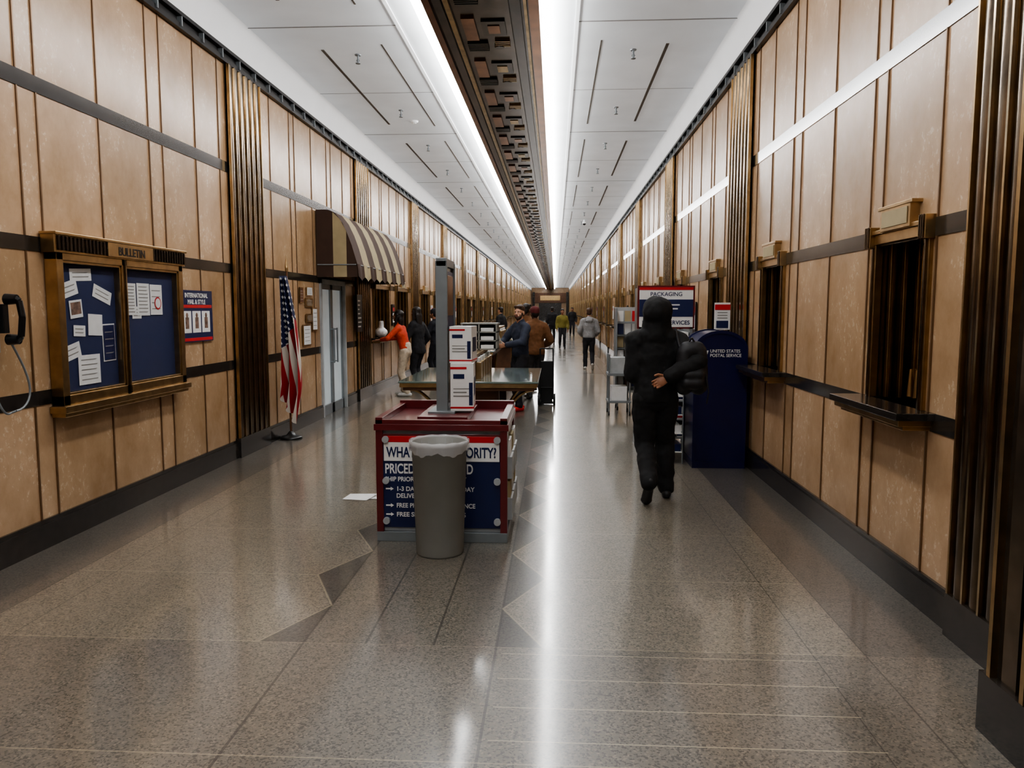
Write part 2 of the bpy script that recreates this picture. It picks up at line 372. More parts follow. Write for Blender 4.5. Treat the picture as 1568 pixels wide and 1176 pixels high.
# ------------------------------------------------------------------ service windows
def service_window(w,wide):
    mb=MB(); h=w/2
    z0,z1=1.09,2.06
    mb.box(-.40,-.38,-h,h,z0,z1,WARMI if wide else GOLDB)
    mb.box(-.40,.0,-h-.01,-h,z0,z1,BRZ); mb.box(-.40,.0,h,h+.01,z0,z1,BRZ); mb.box(-.4,0,-h,h,z1-.01,z1,BRZ); mb.box(-.4,0,-h,h,z0-.01,z0,BLK)
    for a,b2 in((-h-.045,-h+.015),(h-.015,h+.045)):
        mb.box(-.02,.025,a,b2,z0,z1+.03,BRASS); mb.box(-.05,.035,a+.02,b2-.02,z0,z1+.03,BRZ)
    mb.box(-.02,.03,-h-.045,h+.045,z1-.01,z1+.05,BRASS); mb.box(-.02,.045,-h-.06,h+.06,z1+.05,z1+.075,BRASS)
    mb.box(-.02,.055,-.20,.20,z1+.055,z1+.19,BRASS); mb.box(.055,.06,-.17,.17,z1+.075,z1+.17,CREAM)
    mb.box(-.02,.06,-.23,.23,z1+.185,z1+.205,BRASS)
    for s in(-1,1):
        mb.box(-.02,.06,s*(h+.03)-.035,s*(h+.03)+.035,z1-.03,z1+.1,BRASS)
        for j in range(3): mb.box(-.02,.068,s*(h+.03)-.03+j*.022,s*(h+.03)-.02+j*.022,z1-.03,z1+.1,BRZ)
    for s in(-1,1):
        for j in range(4):
            yy=s*(h-.015-j*.03); mb.box(-.08-.07*j,-.07-.07*j+.01,min(yy,yy-s*.035),max(yy,yy-s*.035),z0,z1,BRASS)
    if not wide:
        for j in range(7):
            yy=-h+.13+j*(w-.26)/6; mb.cyl((-.22,yy,z0+.02),(-.22,yy,z1-.02),.010,.010,BRASS,8)
        for zz in(z0+.05,z0+.17,z1-.1): mb.box(-.23,-.21,-h+.08,h-.08,zz,zz+.015,BRASS)
        for j in range(5):
            yy=-h+.17+j*(w-.34)/4; mb.cyl((-.16,yy,z0+.02),(-.16,yy,z0+.19),.020,.010,BRASS,8)
    else:
        mb.box(-.2,-.19,-h,h,z0,z1,GLASS)
        for yy in(-h/3,h/3): mb.box(-.21,-.18,yy-.015,yy+.015,z0,z1,BRASS)
        mb.box(-.36,-.3,-h*.7,-h*.1,z0,z0+.38,BLKP); mb.box(-.36,-.33,h*.1,h*.8,z0+.4,z0+.8,NAVY)
    mb.box(-.3,.21,-h-.17,h+.17,z0-.04,z0,BLK); mb.box(-.02,.185,-h-.145,h+.145,z0-.075,z0-.04,BRASS); mb.box(-.02,.15,-h-.12,h+.12,z0-.10,z0-.075,BRASS)
    return mb
first=None
for a,b2 in wins(1):
    c=(a+b2)/2
    if first is None: first=service_window(.67,False).obj('service_window',(XR,c,0),(0,0,math.pi),bevel=.003)
    else: inst(first,(XR,c,0),(0,0,math.pi))
first2=None
for a,b2 in wins(-1):
    c=(a+b2)/2
    if first2 is None: first2=service_window(1.30,True).obj('service_window',(XL,c,0),bevel=.003)
    else: inst(first2,(XL,c,0))
# ------------------------------------------------------------------ bulletin board
mb=MB(); y0,y1,z0,z1=5.17,6.97,.97,2.04
x=XL+.011
mb.box(x,x+.03,y0+.05,y1-.05,z0+.05,z1-.03,NAVYC)
for a,b2,c,d in((y0,y0+.07,z0,z1),(y1-.07,y1,z0,z1),(y0,y1,z0,z0+.07),(y0,y1,z1-.05,z1+.0),):
    mb.box(x,x+.09,a,b2,c,d,BRASS)
ym=6.01
mb.box(x,x+.09,ym-.035,ym+.035,z0,z1,BRASS); mb.box(x,x+.1,ym-.006,ym+.006,z0,z1,BRZ)
for a,b2 in((y0+.07,ym-.035),(ym+.035,y1-.07)):
    for (p,q,r,s) in((a,a+.018,z0+.07,z1-.05),(b2-.018,b2,z0+.07,z1-.05),(a,b2,z0+.07,z0+.088),(a,b2,z1-.068,z1-.05)): mb.box(x+.02,x+.08,p,q,r,s,BRASS)
mb.box(x,x+.12,y0-.03,y1+.03,z0-.05,z0,BRASS); mb.box(x,x+.1,y0-.01,y1+.01,z0-.08,z0-.05,BRASS)
mb.box(x,x+.10,y0-.03,y1+.03,z1,z1+.13,BRASS); mb.box(x,x+.12,y0-.04,y1+.04,z1+.12,z1+.14,BRASS)
yy=y0
while yy<y1:
    if not(5.78<yy<6.4): mb.box(x+.1,x+.112,yy,yy+.02,z1+.015,z1+.115,DKMET)
    yy+=.045
mb.box(x+.1,x+.115,5.76,6.42,z1+.01,z1+.12,BRASS)
def sheet(mb,y,z,w,h,rot,mat,lines=0,x=XL+.044):
    c,s=math.cos(rot),math.sin(rot)
    def T(a,b2,dx=0): return (x+dx,y+a*c-b2*s,z+a*s+b2*c)
    mb.face([T(-w/2,-h/2),T(w/2,-h/2),T(w/2,h/2),T(-w/2,h/2)],mat)
    for k in range(lines):
        b2=h/2-h*(k+1)/(lines+1); ww=w*.38
        mb.face([T(-ww,b2-.004,.001),T(ww*(.6+.4*random.random()),b2-.004,.001),T(ww,b2+.004,.001),T(-ww,b2+.004,.001)],GREYP)
for (y,z,w,h,r,mt,ln) in [(5.52,1.90,.26,.09,.05,PAPER,2),(5.36,1.79,.22,.11,.25,PAPER,2),(5.78,1.76,.24,.10,-.3,PAPER,2),(5.44,1.65,.15,.13,.1,PAPER,0),(5.44,1.655,.12,.09,.1,PHOTO,0),(5.67,1.53,.18,.16,-.05,PAPER,0),(5.63,1.53,.08,.13,-.05,PHOTO,0),(5.72,1.53,.07,.13,-.05,PHOTO,0),(5.47,1.49,.14,.08,-.05,PAPER,2),(5.37,1.34,.21,.11,.22,PAPER,2),(5.84,1.39,.17,.29,.02,PAPER,0),(5.84,1.39,.15,.27,.02,NAVY,4),(5.57,1.20,.27,.22,.0,PAPER,5),(6.16,1.73,.19,.26,0,PAPER,9),(6.37,1.73,.2,.27,.0,PAPER,8),(6.58,1.73,.2,.26,0,PAPER,4),(6.26,1.62,.14,.1,0,PAPER,3)]:
    sheet(mb,y,z,w,h,r,mt,ln,x=XL+.0445+random.random()*.004)
mb.cyl((XL+.050,6.60,1.70),(XL+.0515,6.60,1.70),.055,.055,RED,24); mb.cyl((XL+.0512,6.60,1.70),(XL+.053,6.60,1.70),.042,.042,PAPER,24)
o=mb.obj('bulletin_board',bevel=.003)
text('BULLETIN',(XL+.128,6.09,2.068),LW,.09,BLKP,o,align='CENTER',bold=.02)
gp=MB()
for a,b2 in((y0+.07,ym-.035),(ym+.035,y1-.07)): gp.box(XL+.073,XL+.077,a+.015,b2-.015,1.055,1.98,GLASS)
g=gp.obj('glass_door'); g.parent=o
# poster
mb=MB(); mb.box(XL+.011,XL+.02,7.05,7.74,1.33,1.83,NAVY)
mb.box(XL+.02,XL+.022,7.07,7.72,1.66,1.69,RED)
mb.box(XL+.02,XL+.022,7.07,7.72,1.34,1.37,RED)
for k in range(3):
    yy=7.1+k*.2; mb.box(XL+.02,XL+.023,yy,yy+.17,1.42,1.63,WHT); mb.box(XL+.023,XL+.024,yy+.05,yy+.12,1.46,1.57,PHOTO); mb.sphere((XL+.024,yy+.085,1.59),.025,PHOTO,8,.1)
o=mb.obj('mail_poster'); text('INTERNATIONAL\nMAIL & STYLE',(XL+.023,7.395,1.76),LW,.062,WHT,o,align='CENTER',bold=.02)
# payphone
mb=MB(); D=-.27
mb.box(XL+.011,XL+.11,4.55+D,4.84+D,1.38,1.74,GREYM); mb.box(XL+.11,XL+.12,4.58+D,4.80+D,1.6,1.71,BLKP)
for i in range(3):
    for j in range(4): mb.box(XL+.11,XL+.122,4.60+D+i*.05,4.635+D+i*.05,1.42+j*.04,1.45+j*.04,LGREY)
mb.box(XL+.02,XL+.14,4.84+D,4.89+D,1.50,1.68,BLKP)
P=[(XL+.17,4.90+D,1.72),(XL+.2,4.905+D,1.70),(XL+.215,4.905+D,1.6),(XL+.2,4.905+D,1.48),(XL+.17,4.90+D,1.45)]
mb.tube(P,.02,BLKP,10); mb.cyl((XL+.12,4.9+D,1.71),(XL+.19,4.9+D,1.71),.036,.03,BLKP); mb.cyl((XL+.12,4.9+D,1.46),(XL+.19,4.9+D,1.46),.036,.03,BLKP)
cord=[(XL+.14,4.9+D+.14*math.sin(t*math.pi),1.43-.42*math.sin(t*math.pi*.5)) if t<=1 else (XL+.12,4.9+D-.22*(t-1)+.0,1.01+.38*(t-1)**2-.05*math.sin((t-1)*3.14)) for t in [k/12 for k in range(25)]]
mb.tube(cord,.007,GREYM,8)
mb.obj('payphone',bevel=.004)
# ------------------------------------------------------------------ flag
mb=MB(); fx,fy=-3.36,9.55
mb.lathe((fx,fy,0),[(0,.0),(.14,0),(.14,.02),(.12,.035),(.06,.05),(.03,.09),(.022,.1)],BLKP,24)
mb.cyl((fx,fy,.09),(fx,fy,2.12),.014,.012,WOOD,12)
mb.cyl((fx,fy,2.12),(fx,fy,2.16),.02,.02,BRASS,12); mb.cyl((fx,fy,2.16),(fx,fy,2.30),.026,.001,BRASS,8)
nu,nv=64,50; P=[]; 
for j in range(nv+1):
    v=j/nv; z=2.06-1.62*v
    row=[]
    for i in range(nu+1):
        u=i/nu; width=(.08+.20*math.sin(min(v*1.25,1.25)*1.7)**1.0*.9)*(1 if v<.8 else 1-(v-.8)*1.2); ph=u*math.pi*5+v*1.6
        xx=fx-.07+u*width+.026*math.sin(ph+1)*(.4+v); yy=fy-.05+(.045+.035*v)*math.cos(ph)
        row.append((xx,yy,z-.22*u*(v**1.5)+.12*(1-u)*v*v+.02*math.sin(ph)*v))
    P.append(row)
i0=len(mb.f); mb.grid(P,FLAG)
o=mb.obj('american_flag')
uvl=o.data.uv_layers.new(name='UVMap')
for pi,p in enumerate(o.data.polygons):
    if pi>=i0:
        for li in p.loop_indices:
            vi=o.data.loops[li].vertex_index-(len(o.data.vertices)-(nu+1)*(nv+1))
            uvl.data[li].uv=((vi%(nu+1))/nu*1.0,1-(vi//(nu+1))/nv)
# notices
mb=MB()
for (y,z,w,h,mt) in[(10.55,1.84,.16,.22,WOOD),(10.9,1.90,.26,.12,PAPER),(10.88,1.74,.34,.13,BRASS),(10.75,1.28,.34,.3,PAPER),(11.12,1.5,.22,.34,PAPER),(10.88,1.52,.3,.12,BRASS)]:
    mb.box(XL+.011,XL+.022,y-w/2,y+w/2,z-h/2,z+h/2,BRASS); sheet(mb,y,z,w*.88,h*.88,0,mt,4,x=XL+.024)
mb.obj('framed_notices')
# door
mb=MB(); a,b2=DOOR; X=XL
mb.box(X-.1,X+.03,a,a+.06,0,2.1,LGREY); mb.box(X-.1,X+.03,b2-.06,b2,0,2.1,LGREY); mb.box(X-.1,X+.03,a,b2,2.03,2.1,LGREY)
mid=(a+b2)/2
for p,q in((a+.06,mid-.005),(mid+.005,b2-.06)):
    mb.box(X-.06,X-.04,p,q,.0,2.03,DOORL)
    for (c,d,e,f) in((p,p+.06,0,2.03),(q-.06,q,0,2.03),(p,q,0,.16),(p,q,1.95,2.03)): mb.box(X-.075,X-.015,c,d,e,f,GREYM)
for s in(-1,1):
    mb.cyl((X+.04,mid+s*.09,.8),(X+.04,mid+s*.09,1.35),.013,.013,GREYM,10)
    for z in(.82,1.33): mb.cyl((X-.02,mid+s*.09,z),(X+.04,mid+s*.09,z),.01,.01,GREYM,8)
mb.obj('door_1',bevel=.003)
# awning
mb=MB(); A0,A1=11.3,14.8; prof=[(.012,3.10),(.20,3.10),(.30,3.05),(.40,2.92),(.48,2.75),(.55,2.55),(.60,2.36),(.62,2.30)]
n=9; w=(A1-A0)/n
for k in range(n):
    mt=BROWN if k%2==0 else CREAM
    ya,yb=A0+k*w,A0+(k+1)*w
    mb.grid([[(XL+p[0],ya,p[1]) for p in prof],[(XL+p[0],(ya+yb)/2,p[1]-.01) for p in prof],[(XL+p[0],yb,p[1]) for p in prof]],mt)
    P=[[],[]]
    for j in range(9):
        t=j/8; P[0].append((XL+.62+.012*math.sin(t*6.28),ya+t*w,2.31)); P[1].append((XL+.635+.02*math.sin(t*6.28),ya+t*w,2.13-.07*math.sin(math.pi*t)))
    mb.grid(P,mt)
for Y in(A0,A1):
    def ztop(q):
        for (p0,p1) in zip(prof[:-1],prof[1:]):
            if p0[0]<=q<=p1[0] and p1[0]>p0[0]: return p0[1]+(p1[1]-p0[1])*(q-p0[0])/(p1[0]-p0[0])
        return 2.3 if q>.3 else 3.1
    xs=[.012,.14,.26,.36,.46,.54,.62]
    for k in range(6):
        q0,q1=xs[k],xs[k+1]
        mb.face([(XL+q0,Y,2.12),(XL+q1,Y,2.12),(XL+q1,Y,ztop(q1)),(XL+q0,Y,ztop(q0))],BROWN if (k//2)%2==0 else CREAM)
mb.cyl((XL+.02,A0,2.3),(XL+.6,A0,2.3),.01,.01,GREYM,8); mb.cyl((XL+.61,A0,2.3),(XL+.61,A1,2.3),.01,.01,GREYM,8)
mb.obj('striped_awning')
mb=MB(); mb.box(XL+.07,XL+.09,13.28,13.62,1.25,1.9,BLKP)
for k in range(7): mb.box(XL+.09,XL+.092,13.33,13.33+.1+.14*random.random(),1.33+k*.075,1.355+k*.075,WHT)
mb.obj('hours_sign')
# ------------------------------------------------------------------ central kiosk
mb=MB(); kx0,kx1,ky0,ky1=-1.26,-.33,5.30,6.22
mb.box(kx0+.0,kx1-.0,ky0,ky1,0,.07,GREYM)
mb.box(kx0+.03,kx1-.03,ky0+.03,ky1-.03,.07,.80,LGREY)
for a,b2 in((kx0,kx0+.05),(kx1-.05,kx1)):
    for c,d in((ky0,ky0+.05),(ky1-.05,ky1)): mb.box(a,b2,c,d,.07,.80,MAROON)
mb.box(kx0+.04,kx1-.04,ky0+.012,ky0+.04,.10,.775,NAVY)
mb.box(kx0+.05,kx1-.05,ky0+.008,ky0+.02,.70,.775,MAROON); mb.box(kx0+.055,kx1-.055,ky0+.006,ky0+.02,.58,.715,WHT); mb.box(kx0+.055,kx1-.055,ky0+.004,ky0+.02,.715,.76,RED)
mb.box(kx0-.01,kx1+.01,ky0-.01,ky1+.01,.80,.845,MAROON)
mb.box(kx0,kx1,ky0,ky0+.05,.845,.875,MAROON); mb.box(kx0,kx1,ky1-.05,ky1,.845,.91,MAROON); mb.box(kx0,kx0+.05,ky0,ky1,.845,.89,MAROON); mb.box(kx1-.05,kx1,ky0,ky1,.845,.89,MAROON)
mb.box(-.98,-.62,ky0+.1,ky1-.1,.845,.885,MAROON)
for xx in(kx0+.07,kx1-.07):
    for zz in(.15,.44,.735): mb.cyl((xx,ky0-.012,zz),(xx,ky0+.02,zz),.024,.026,LGREY,20)
mb.box(kx1-.03,kx1-.015,ky0+.08,ky1-.08,.12,.76,WHT)
for k in range(3):
    for j in range(2):
        mb.box(kx1-.02,kx1+.03,ky0+.1+k*.26,ky0+.32+k*.26,.14+j*.3,.30+j*.3,LGREY)
        mb.box(kx1-.01,kx1+.015,ky0+.12+k*.26,ky0+.3+k*.26,.2+j*.3,.42+j*.3,PAPER if (k+j)%2 else CREAM)
mb.box(-.875,-.79,5.62,5.66,.87,2.0,GREYM); mb.box(-.875,-.79,6.06,6.1,.87,2.0,GREYM); mb.box(-.87,-.795,5.62,6.1,1.96,2.02,GREYM); mb.box(-.855,-.81,5.64,6.08,.9,1.97,DKMET)
mb.box(-.805,-.80,5.68,6.05,1.5,1.93,NAVY); mb.box(-.80,-.795,5.7,6.0,1.6,1.9,COPPER)
mb.box(-.93,-.73,5.56,6.14,.87,.9,GREYM)
o=mb.obj('postal_supply_kiosk',bevel=.004)
T=[("WHAT'S YOUR PRIORITY?",-.795,.610,.102,NAVY,'CENTER',.66),("PRICED TO SHIP AND",-1.20,.492,.098,WHT,'LEFT',.66),("SHIP PRIORITY MAIL / PRIORITY",-1.20,.435,.045,WHT,'LEFT',.92),
("1-3 DAY DELIVERY  IN A DAY",-1.12,.365,.045,WHT,'LEFT',.95),("DELIVERY     EVERY DAY*",-1.12,.315,.045,WHT,'LEFT',.95),("FREE PICKUP AND INSURANCE",-1.12,.245,.045,WHT,'LEFT',.9),("FREE SHIPPING     BOXES",-1.12,.18,.045,WHT,'LEFT',1.0)]
for i,(s,x,z,sz,mt,al,sx) in enumerate(T):
    text(s,(x,ky0+.0035 if i==0 else ky0+.011,z),FRONT,sz,mt,o,'lettering_%d'%i,al,.022,sx)
ar=MB()
for z in(.38,.26,.195): ar.box(-1.195,-1.155,ky0+.010,ky0+.012,z-.005,z+.005,WHT); ar.face([(-1.16,ky0+.0105,z-.014),(-1.138,ky0+.0105,z),(-1.16,ky0+.0105,z+.014)],WHT)
q=ar.obj('arrow_marks'); q.parent=o
def pbox(c,w,d,h,rot,name='priority_mail_box'):
    mb=MB(); M=Matrix.Translation(c)@Matrix.Rotation(rot,4,'Z')
    mb.box(-w/2,w/2,-d/2,d/2,0,h,WHT,M=M)
    e=.0015
    mb.box(-w/2-e,w/2+e,-d/2-e,d/2+e,h*.05,h*.09,RED,M=M); mb.box(-w/2-e,w*.2,-d/2-e,d/2+e,h*.88,h*.93,RED,M=M)
    mb.box(-w*.38,w*.1,-d/2-e,-d/2,h*.68,h*.78,NAVY,M=M); mb.box(-w*.38,w*.38,-d/2-e,-d/2,h*.3,h*.33,GREYP,M=M); mb.box(w/2,w/2+e,-d*.3,d*.3,h*.3,h*.7,NAVY,M=M)
    mb.box(-w*.38,w*.2,-d/2-e,-d/2,h*.38,h*.41,GREYP,M=M); mb.box(-w*.38,w*.3,-d/2-e,-d/2,h*.46,h*.48,GREYP,M=M)
    mb.box(w*.3,w*.46,-d/2-e,-d/2,h*.12,h*.6,NAVY,M=M)
    return mb.obj(name,bevel=.002)
pbox(Vector((-.69,5.75,.901)),.17,.30,.35,.06); pbox(Vector((-.69,5.78,1.252)),.165,.28,.27,-.04)
# trash can
mb=MB(); c=(-.775,5.08,0)
mb.lathe(c,[(0,0.0),(.155,0),(.16,.012),(.185,.74),(.197,.745),(.199,.765),(.190,.772),(.178,.765),(.172,.5),(.155,.03),(0,.03)],GREYP,48)
P=[]
for j,(r,z) in enumerate([(.172,.55),(.18,.75),(.190,.779),(.202,.778),(.203,.745),(.202,.715),(.201,.70)]):
    P.append([((r+.003*math.sin(k*1.9+j))*math.cos(2*math.pi*k/64)+c[0],(r+.003*math.sin(k*1.9+j))*math.sin(2*math.pi*k/64)+c[1],z+(.012*math.sin(k*.55)+.006*math.sin(k*1.7) if j>4 else .002*math.sin(k*1.3))) for k in range(64)])
mb.grid(P,BAG,True,True)
mb.obj('trash_can')
# paper on floor
mb=MB(); dx=-.22
mb.face([(-1.62+dx,6.47,.004),(-1.40+dx,6.44,.004),(-1.34+dx,6.62,.02),(-1.60+dx,6.66,.006)],PAPER); mb.face([(-1.45+dx,6.50,.003),(-1.20+dx,6.5,.003),(-1.22+dx,6.66,.006),(-1.43+dx,6.65,.003)],PAPER)
mb.obj('dropped_paper')
# ------------------------------------------------------------------ writing desks
def desk(x0,x1,y0,y1,z=.9):
    mb=MB(); xc=(x0+x1)/2
    mb.box(x0,x1,y0,y1,z-.02,z,TGLASS); mb.box(x0+.01,x1-.01,y0+.01,y1-.01,z-.065,z-.02,BRASS)
    mb.box(x0+.04,x1-.04,y0+.04,y1-.04,z-.1,z-.065,WOOD)
    for yy in(y0+.35,y1-.35):
        mb.box(xc-.3,xc+.3,yy-.06,yy+.06,0,z-.1,WOOD); mb.box(xc-.33,xc+.33,yy-.08,yy+.08,0,.08,BLK)
        hw=(x1-x0)/2-.36
        for s in(-1,1):
            pts=[(xc+s*(.3+hw*t),yy,z-.12-.36*(1-t)**2) for t in [k/8 for k in range(9)]]
            mb.tube(pts,.018,BRASS,8)
    mb.box(xc-.05,xc+.05,y0+.15,y1-.15,z,z+.24,WOOD); mb.box(xc-.07,xc+.07,y0+.13,y1-.13,z+.24,z+.27,BRASS)
    for k in range(5):
        yy=y0+.3+k*.3
        mb.box(xc+.05,xc+.11,yy,yy+.2,z,z+.18,BRASS); mb.box(xc+.06,xc+.09,yy+.02,yy+.18,z+.05,z+.23,PAPER)
    return mb.obj('writing_desk',bevel=.004)
desk(-1.63,-.17,7.9,9.8); desk(-1.75,-.95,11.9,13.8,1.0); desk(-1.6,-.9,16.2,18.2,1.0)
mb=MB()
for k in range(3):
    mb.box(-1.10,-.68,9.0,9.35,1.172+k*.1,1.185+k*.1,GREYP)
mb.box(-1.10,-1.085,9.0,9.35,1.172,1.47,GREYP); mb.box(-.695,-.68,9.0,9.35,1.172,1.47,GREYP); mb.box(-.9,-.885,9.0,9.35,1.172,1.47,GREYP)
mb.box(-1.10,-.68,9.33,9.35,1.172,1.47,GREYP); mb.box(-1.11,-.67,9.0,9.36,1.47,1.485,GREYP)
for k in range(3):
    for j in range(2): mb.box(-1.07+j*.2,-.92+j*.2,9.01,9.3,1.187+k*.1,1.22+k*.1+.01*j,PAPER)
mb.obj('form_organizer')
# ------------------------------------------------------------------ mailbox
mb=MB(); mx0,mx1,my0,my1=1.44,1.96,8.0,8.62; mc=(mx0+mx1)/2
def arch(w,ztop,zb):
    hw=w/2; pts=[(mc-hw,zb)]
    for k in range(17):
        t=math.pi-math.pi*k/16; pts.append((mc+hw*math.cos(t),ztop-hw*.72+hw*.72*math.sin(t)))
    pts.append((mc+hw,zb)); return pts
A=arch(mx1-mx0,1.42,.07)
mb.grid([[(p[0],my0,p[1]) for p in A],[(p[0],my1,p[1]) for p in A]],MAIL)
mb.face([(p[0],my0,p[1]) for p in A],MAIL); mb.face([(p[0],my1,p[1]) for p in A][::-1],MAIL)
B=arch(mx1-mx0+.024,1.432,.07)
for ya,yb in((my0-.012,my0+.03),(my1-.03,my1+.012)):
    mb.grid([[(p[0],ya,p[1]) for p in B],[(p[0],yb,p[1]) for p in B]],MAIL)
    mb.grid([[(p[0],ya,p[1]) for p in B],[(q[0],ya,q[1]) for q in arch(mx1-mx0-.03,1.40,.07)]],MAIL)
mb.box(mx0-.01,mx1+.01,my0-.01,my1+.01,.0,.07,MAIL)
mb.box(mx0-.035,mx0,my0+.12,my1-.12,1.05,1.26,MAIL); mb.box(mx0-.05,mx0-.03,my0+.2,my1-.2,1.10,1.13,BLKP)
o=mb.obj('postal_collection_mailbox')
text('UNITED STATES\nPOSTAL SERVICE',(1.590,my0-.003,1.205),FRONT,.045,WHT,o,bold=.01,sx=.95)
e=MB(); e.face([(1.475,my0-.003,1.16),(1.555,my0-.003,1.16),(1.575,my0-.003,1.225),(1.495,my0-.003,1.225)],WHT); e.face([(1.49,my0-.005,1.175),(1.535,my0-.005,1.195),(1.55,my0-.005,1.215),(1.50,my0-.005,1.205)],MAIL); q=e.obj('eagle_emblem'); q.parent=o
# sign behind mailbox
mb=MB(); mb.box(1.77,1.94,8.70,8.72,1.42,1.72,WHT); mb.box(1.77,1.94,8.695,8.70,1.64,1.70,RED); mb.box(1.79,1.92,8.695,8.70,1.44,1.52,NAVY); mb.box(1.845,1.865,8.70,8.72,.02,1.42,GREYM); mb.box(1.76,1.94,8.66,8.9,0,.02,GREYM)
for k in range(3): mb.box(1.80,1.91,8.697,8.70,1.545+k*.03,1.555+k*.03,GREYP)
mb.obj('price_sign_stand')
# packaging display
mb=MB(); px0,px1,py=.98,1.60,9.1
mb.box(px0-.02,px1+.02,py,py+.06,1.42,1.92,MAROON); mb.box(px0,px1,py-.004,py,1.44,1.90,WHT)
mb.box(px0,px1,py-.008,py-.004,1.56,1.76,NAVY); mb.box(px0,px1,py-.008,py-.004,1.87,1.90,RED)
for k in range(3): mb.box(px0+.05,px0+.2+.3*random.random(),py-.01,py-.008,1.60+k*.045,1.615+k*.045,WHT)
mb.box(px0,px0+.03,py,py+.5,0,1.9,GREYM); mb.box(px1-.03,px1,py,py+.5,0,1.9,GREYM); mb.box(px0,px1,py+.47,py+.5,.1,1.4,LGREY)
for k in range(6):
    z=.12+k*.22; mb.box(px0,px1,py,py+.5,z,z+.015,LGREY)
    for j in range(4): mb.box(px0+.05+j*.14,px0+.16+j*.14,py+.03,py+.4,z+.015,z+.12+.05*random.random(),WHT if j%2 else PAPER); mb.box(px0+.05+j*.14,px0+.16+j*.14,py+.027,py+.03,z+.03,z+.06,RED if k%2 else NAVY)
o=mb.obj('packaging_display'); text('PACKAGING',((px0+px1)/2,py-.006,1.80),FRONT,.065,NAVY,o,align='CENTER',bold=.01)
text('PREMIUM SERVICES',((px0+px1)/2,py-.006,1.47),FRONT,.065,NAVY,o,'lettering_b','CENTER',.02)
mb=MB()
for k in range(5): 
    z=.12+.2*k; mb.box(1.16,1.37,8.2,8.75,z,z+.012,WHT)
    mb.box(1.19,1.35,8.22,8.5,z+.012,z+.09,PAPER if k%2 else NAVY)
for xx in(1.165,1.365):
    for yy in(8.205,8.745): mb.cyl((xx,yy,0),(xx,yy,1.05),.008,.008,GREYM,8)
mb.obj('brochure_shelf')
# merchandise rack & cart
mb=MB()
mb.box(.98,1.5,12.5,12.9,.3,.33,LGREY); mb.box(.98,1.5,12.88,12.9,.3,1.68,LGREY)
for xx in(.99,1.49): mb.box(xx-.012,xx+.012,12.5,12.9,.3,1.66,GREYM)
cs=[RED,NAVY,WHT,CREAM,NAVY,PAPER,GREYP,BROWN]
for k in range(6):
    for j in range(4):
        z=.4+k*.21; mb.box(1.01+j*.12,1.11+j*.12,12.55+.02*k,12.57+.02*k,z,z+.17,random.choice(cs))
    mb.box(.99,1.49,12.52,12.6,.38+k*.21,.39+k*.21,GREYM)
for xx in(1.02,1.46):
    for yy in(12.55,12.85): mb.cyl((xx-.015,yy,.035),(xx+.015,yy,.035),.035,.035,BLKP,14); mb.cyl((xx,yy,.05),(xx,yy,.3),.012,.012,GREYM,8)
mb.obj('greeting_card_rack')
mb=MB()
mb.box(.82,1.18,11.9,12.35,.62,.66,GREYM)
for xx in(.84,1.16):
    for yy in(11.93,12.32): mb.cyl((xx,yy,.06),(xx,yy,.95),.013,.013,GREYM,8); mb.cyl((xx-.012,yy,.035),(xx+.012,yy,.035),.035,.035,BLKP,14)
mb.box(.82,1.18,11.9,12.35,.2,.23,GREYM); mb.box(.86,1.1,11.95,12.3,.66,.9,LGREY); mb.box(.88,1.12,11.98,12.28,.23,.45,PAPER)
mb.obj('utility_cart')
# hand truck
DKR=simple('black_rubber',(20,20,21),.7)
mb=MB(); hx,hy=-.14,13.2
for s in(-.11,.11):
    mb.tube([(hx+s,hy,.1),(hx+s,hy-.05,.6),(hx+s,hy-.12,.98)],.014,DKR,8); mb.cyl((hx+s*1.2-.02,hy,.1),(hx+s*1.2+.02,hy,.1),.1,.1,DKR,20)
for z,yo in((.3,.02),(.98,.12)): mb.cyl((hx-.11,hy-yo,z),(hx+.11,hy-yo,z),.012,.012,DKR,8)
mb.box(hx-.12,hx+.12,hy,hy+.22,.02,.04,DKR); mb.box(hx-.10,hx+.10,hy+.02,hy+.2,.04,.75,DKR)
mb.obj('hand_truck',bevel=.006)
# sprinklers
mb=MB()
mb.cyl((0,0,0),(0,0,-.012),.04,.035,GREYM,16); mb.cyl((0,0,-.012),(0,0,-.1),.012,.01,GREYM,8); mb.cyl((0,0,-.1),(0,0,-.108),.03,.03,GREYM,16)
for s in(-1,1): mb.tube([(0,0,-.05),(s*.02,0,-.07),(0,0,-.1)],.004,GREYM,6)
sp=mb.obj('ceiling_sprinkler',(.92,PC[3]+.95,ZC))
for c in PC[3:]:
    for x in(-2.43,.92):
        for dy in(.95,3.6):
            if (x,dy,c)!=(.92,.95,PC[3]): inst(sp,(x,c+dy,ZC))
mb=MB(); mb.cyl((0,0,0),(0,0,-.03),.07,.06,WHITE,20); mb.cyl((0,0,-.03),(0,0,-.045),.045,.03,WHITE,20); mb.obj('smoke_detector',(-2.35,13.0,ZC))
mb=MB(); mb.cyl((0,0,0),(0,0,-.08),.03,.03,WHITE,12); mb.sphere((0,0,-.12),.06,BLKP,16); mb.cyl((0,0,-.06),(0,0,-.12),.065,.065,WHITE,20); mb.obj('security_camera',(1.0,27.5,ZC))
for side,X,rot in((1,XR-.011,math.pi),(-1,XL+.011,0)):
    for k in range(3,10):
        a=BAYS[k][0]
        if (side<0 and a<14): continue
        mb=MB(); mb.box(0,.02,-.12,.12,1.3,1.75,random.choice([NAVY,BLKP,WHT])); mb.box(.02,.022,-.09,.09,1.36,1.56,WHT); mb.box(.02,.022,-.09,.09,1.6,1.68,RED)
        mb.obj('notice_sign',(X,a+2.2,0),(0,0,rot))
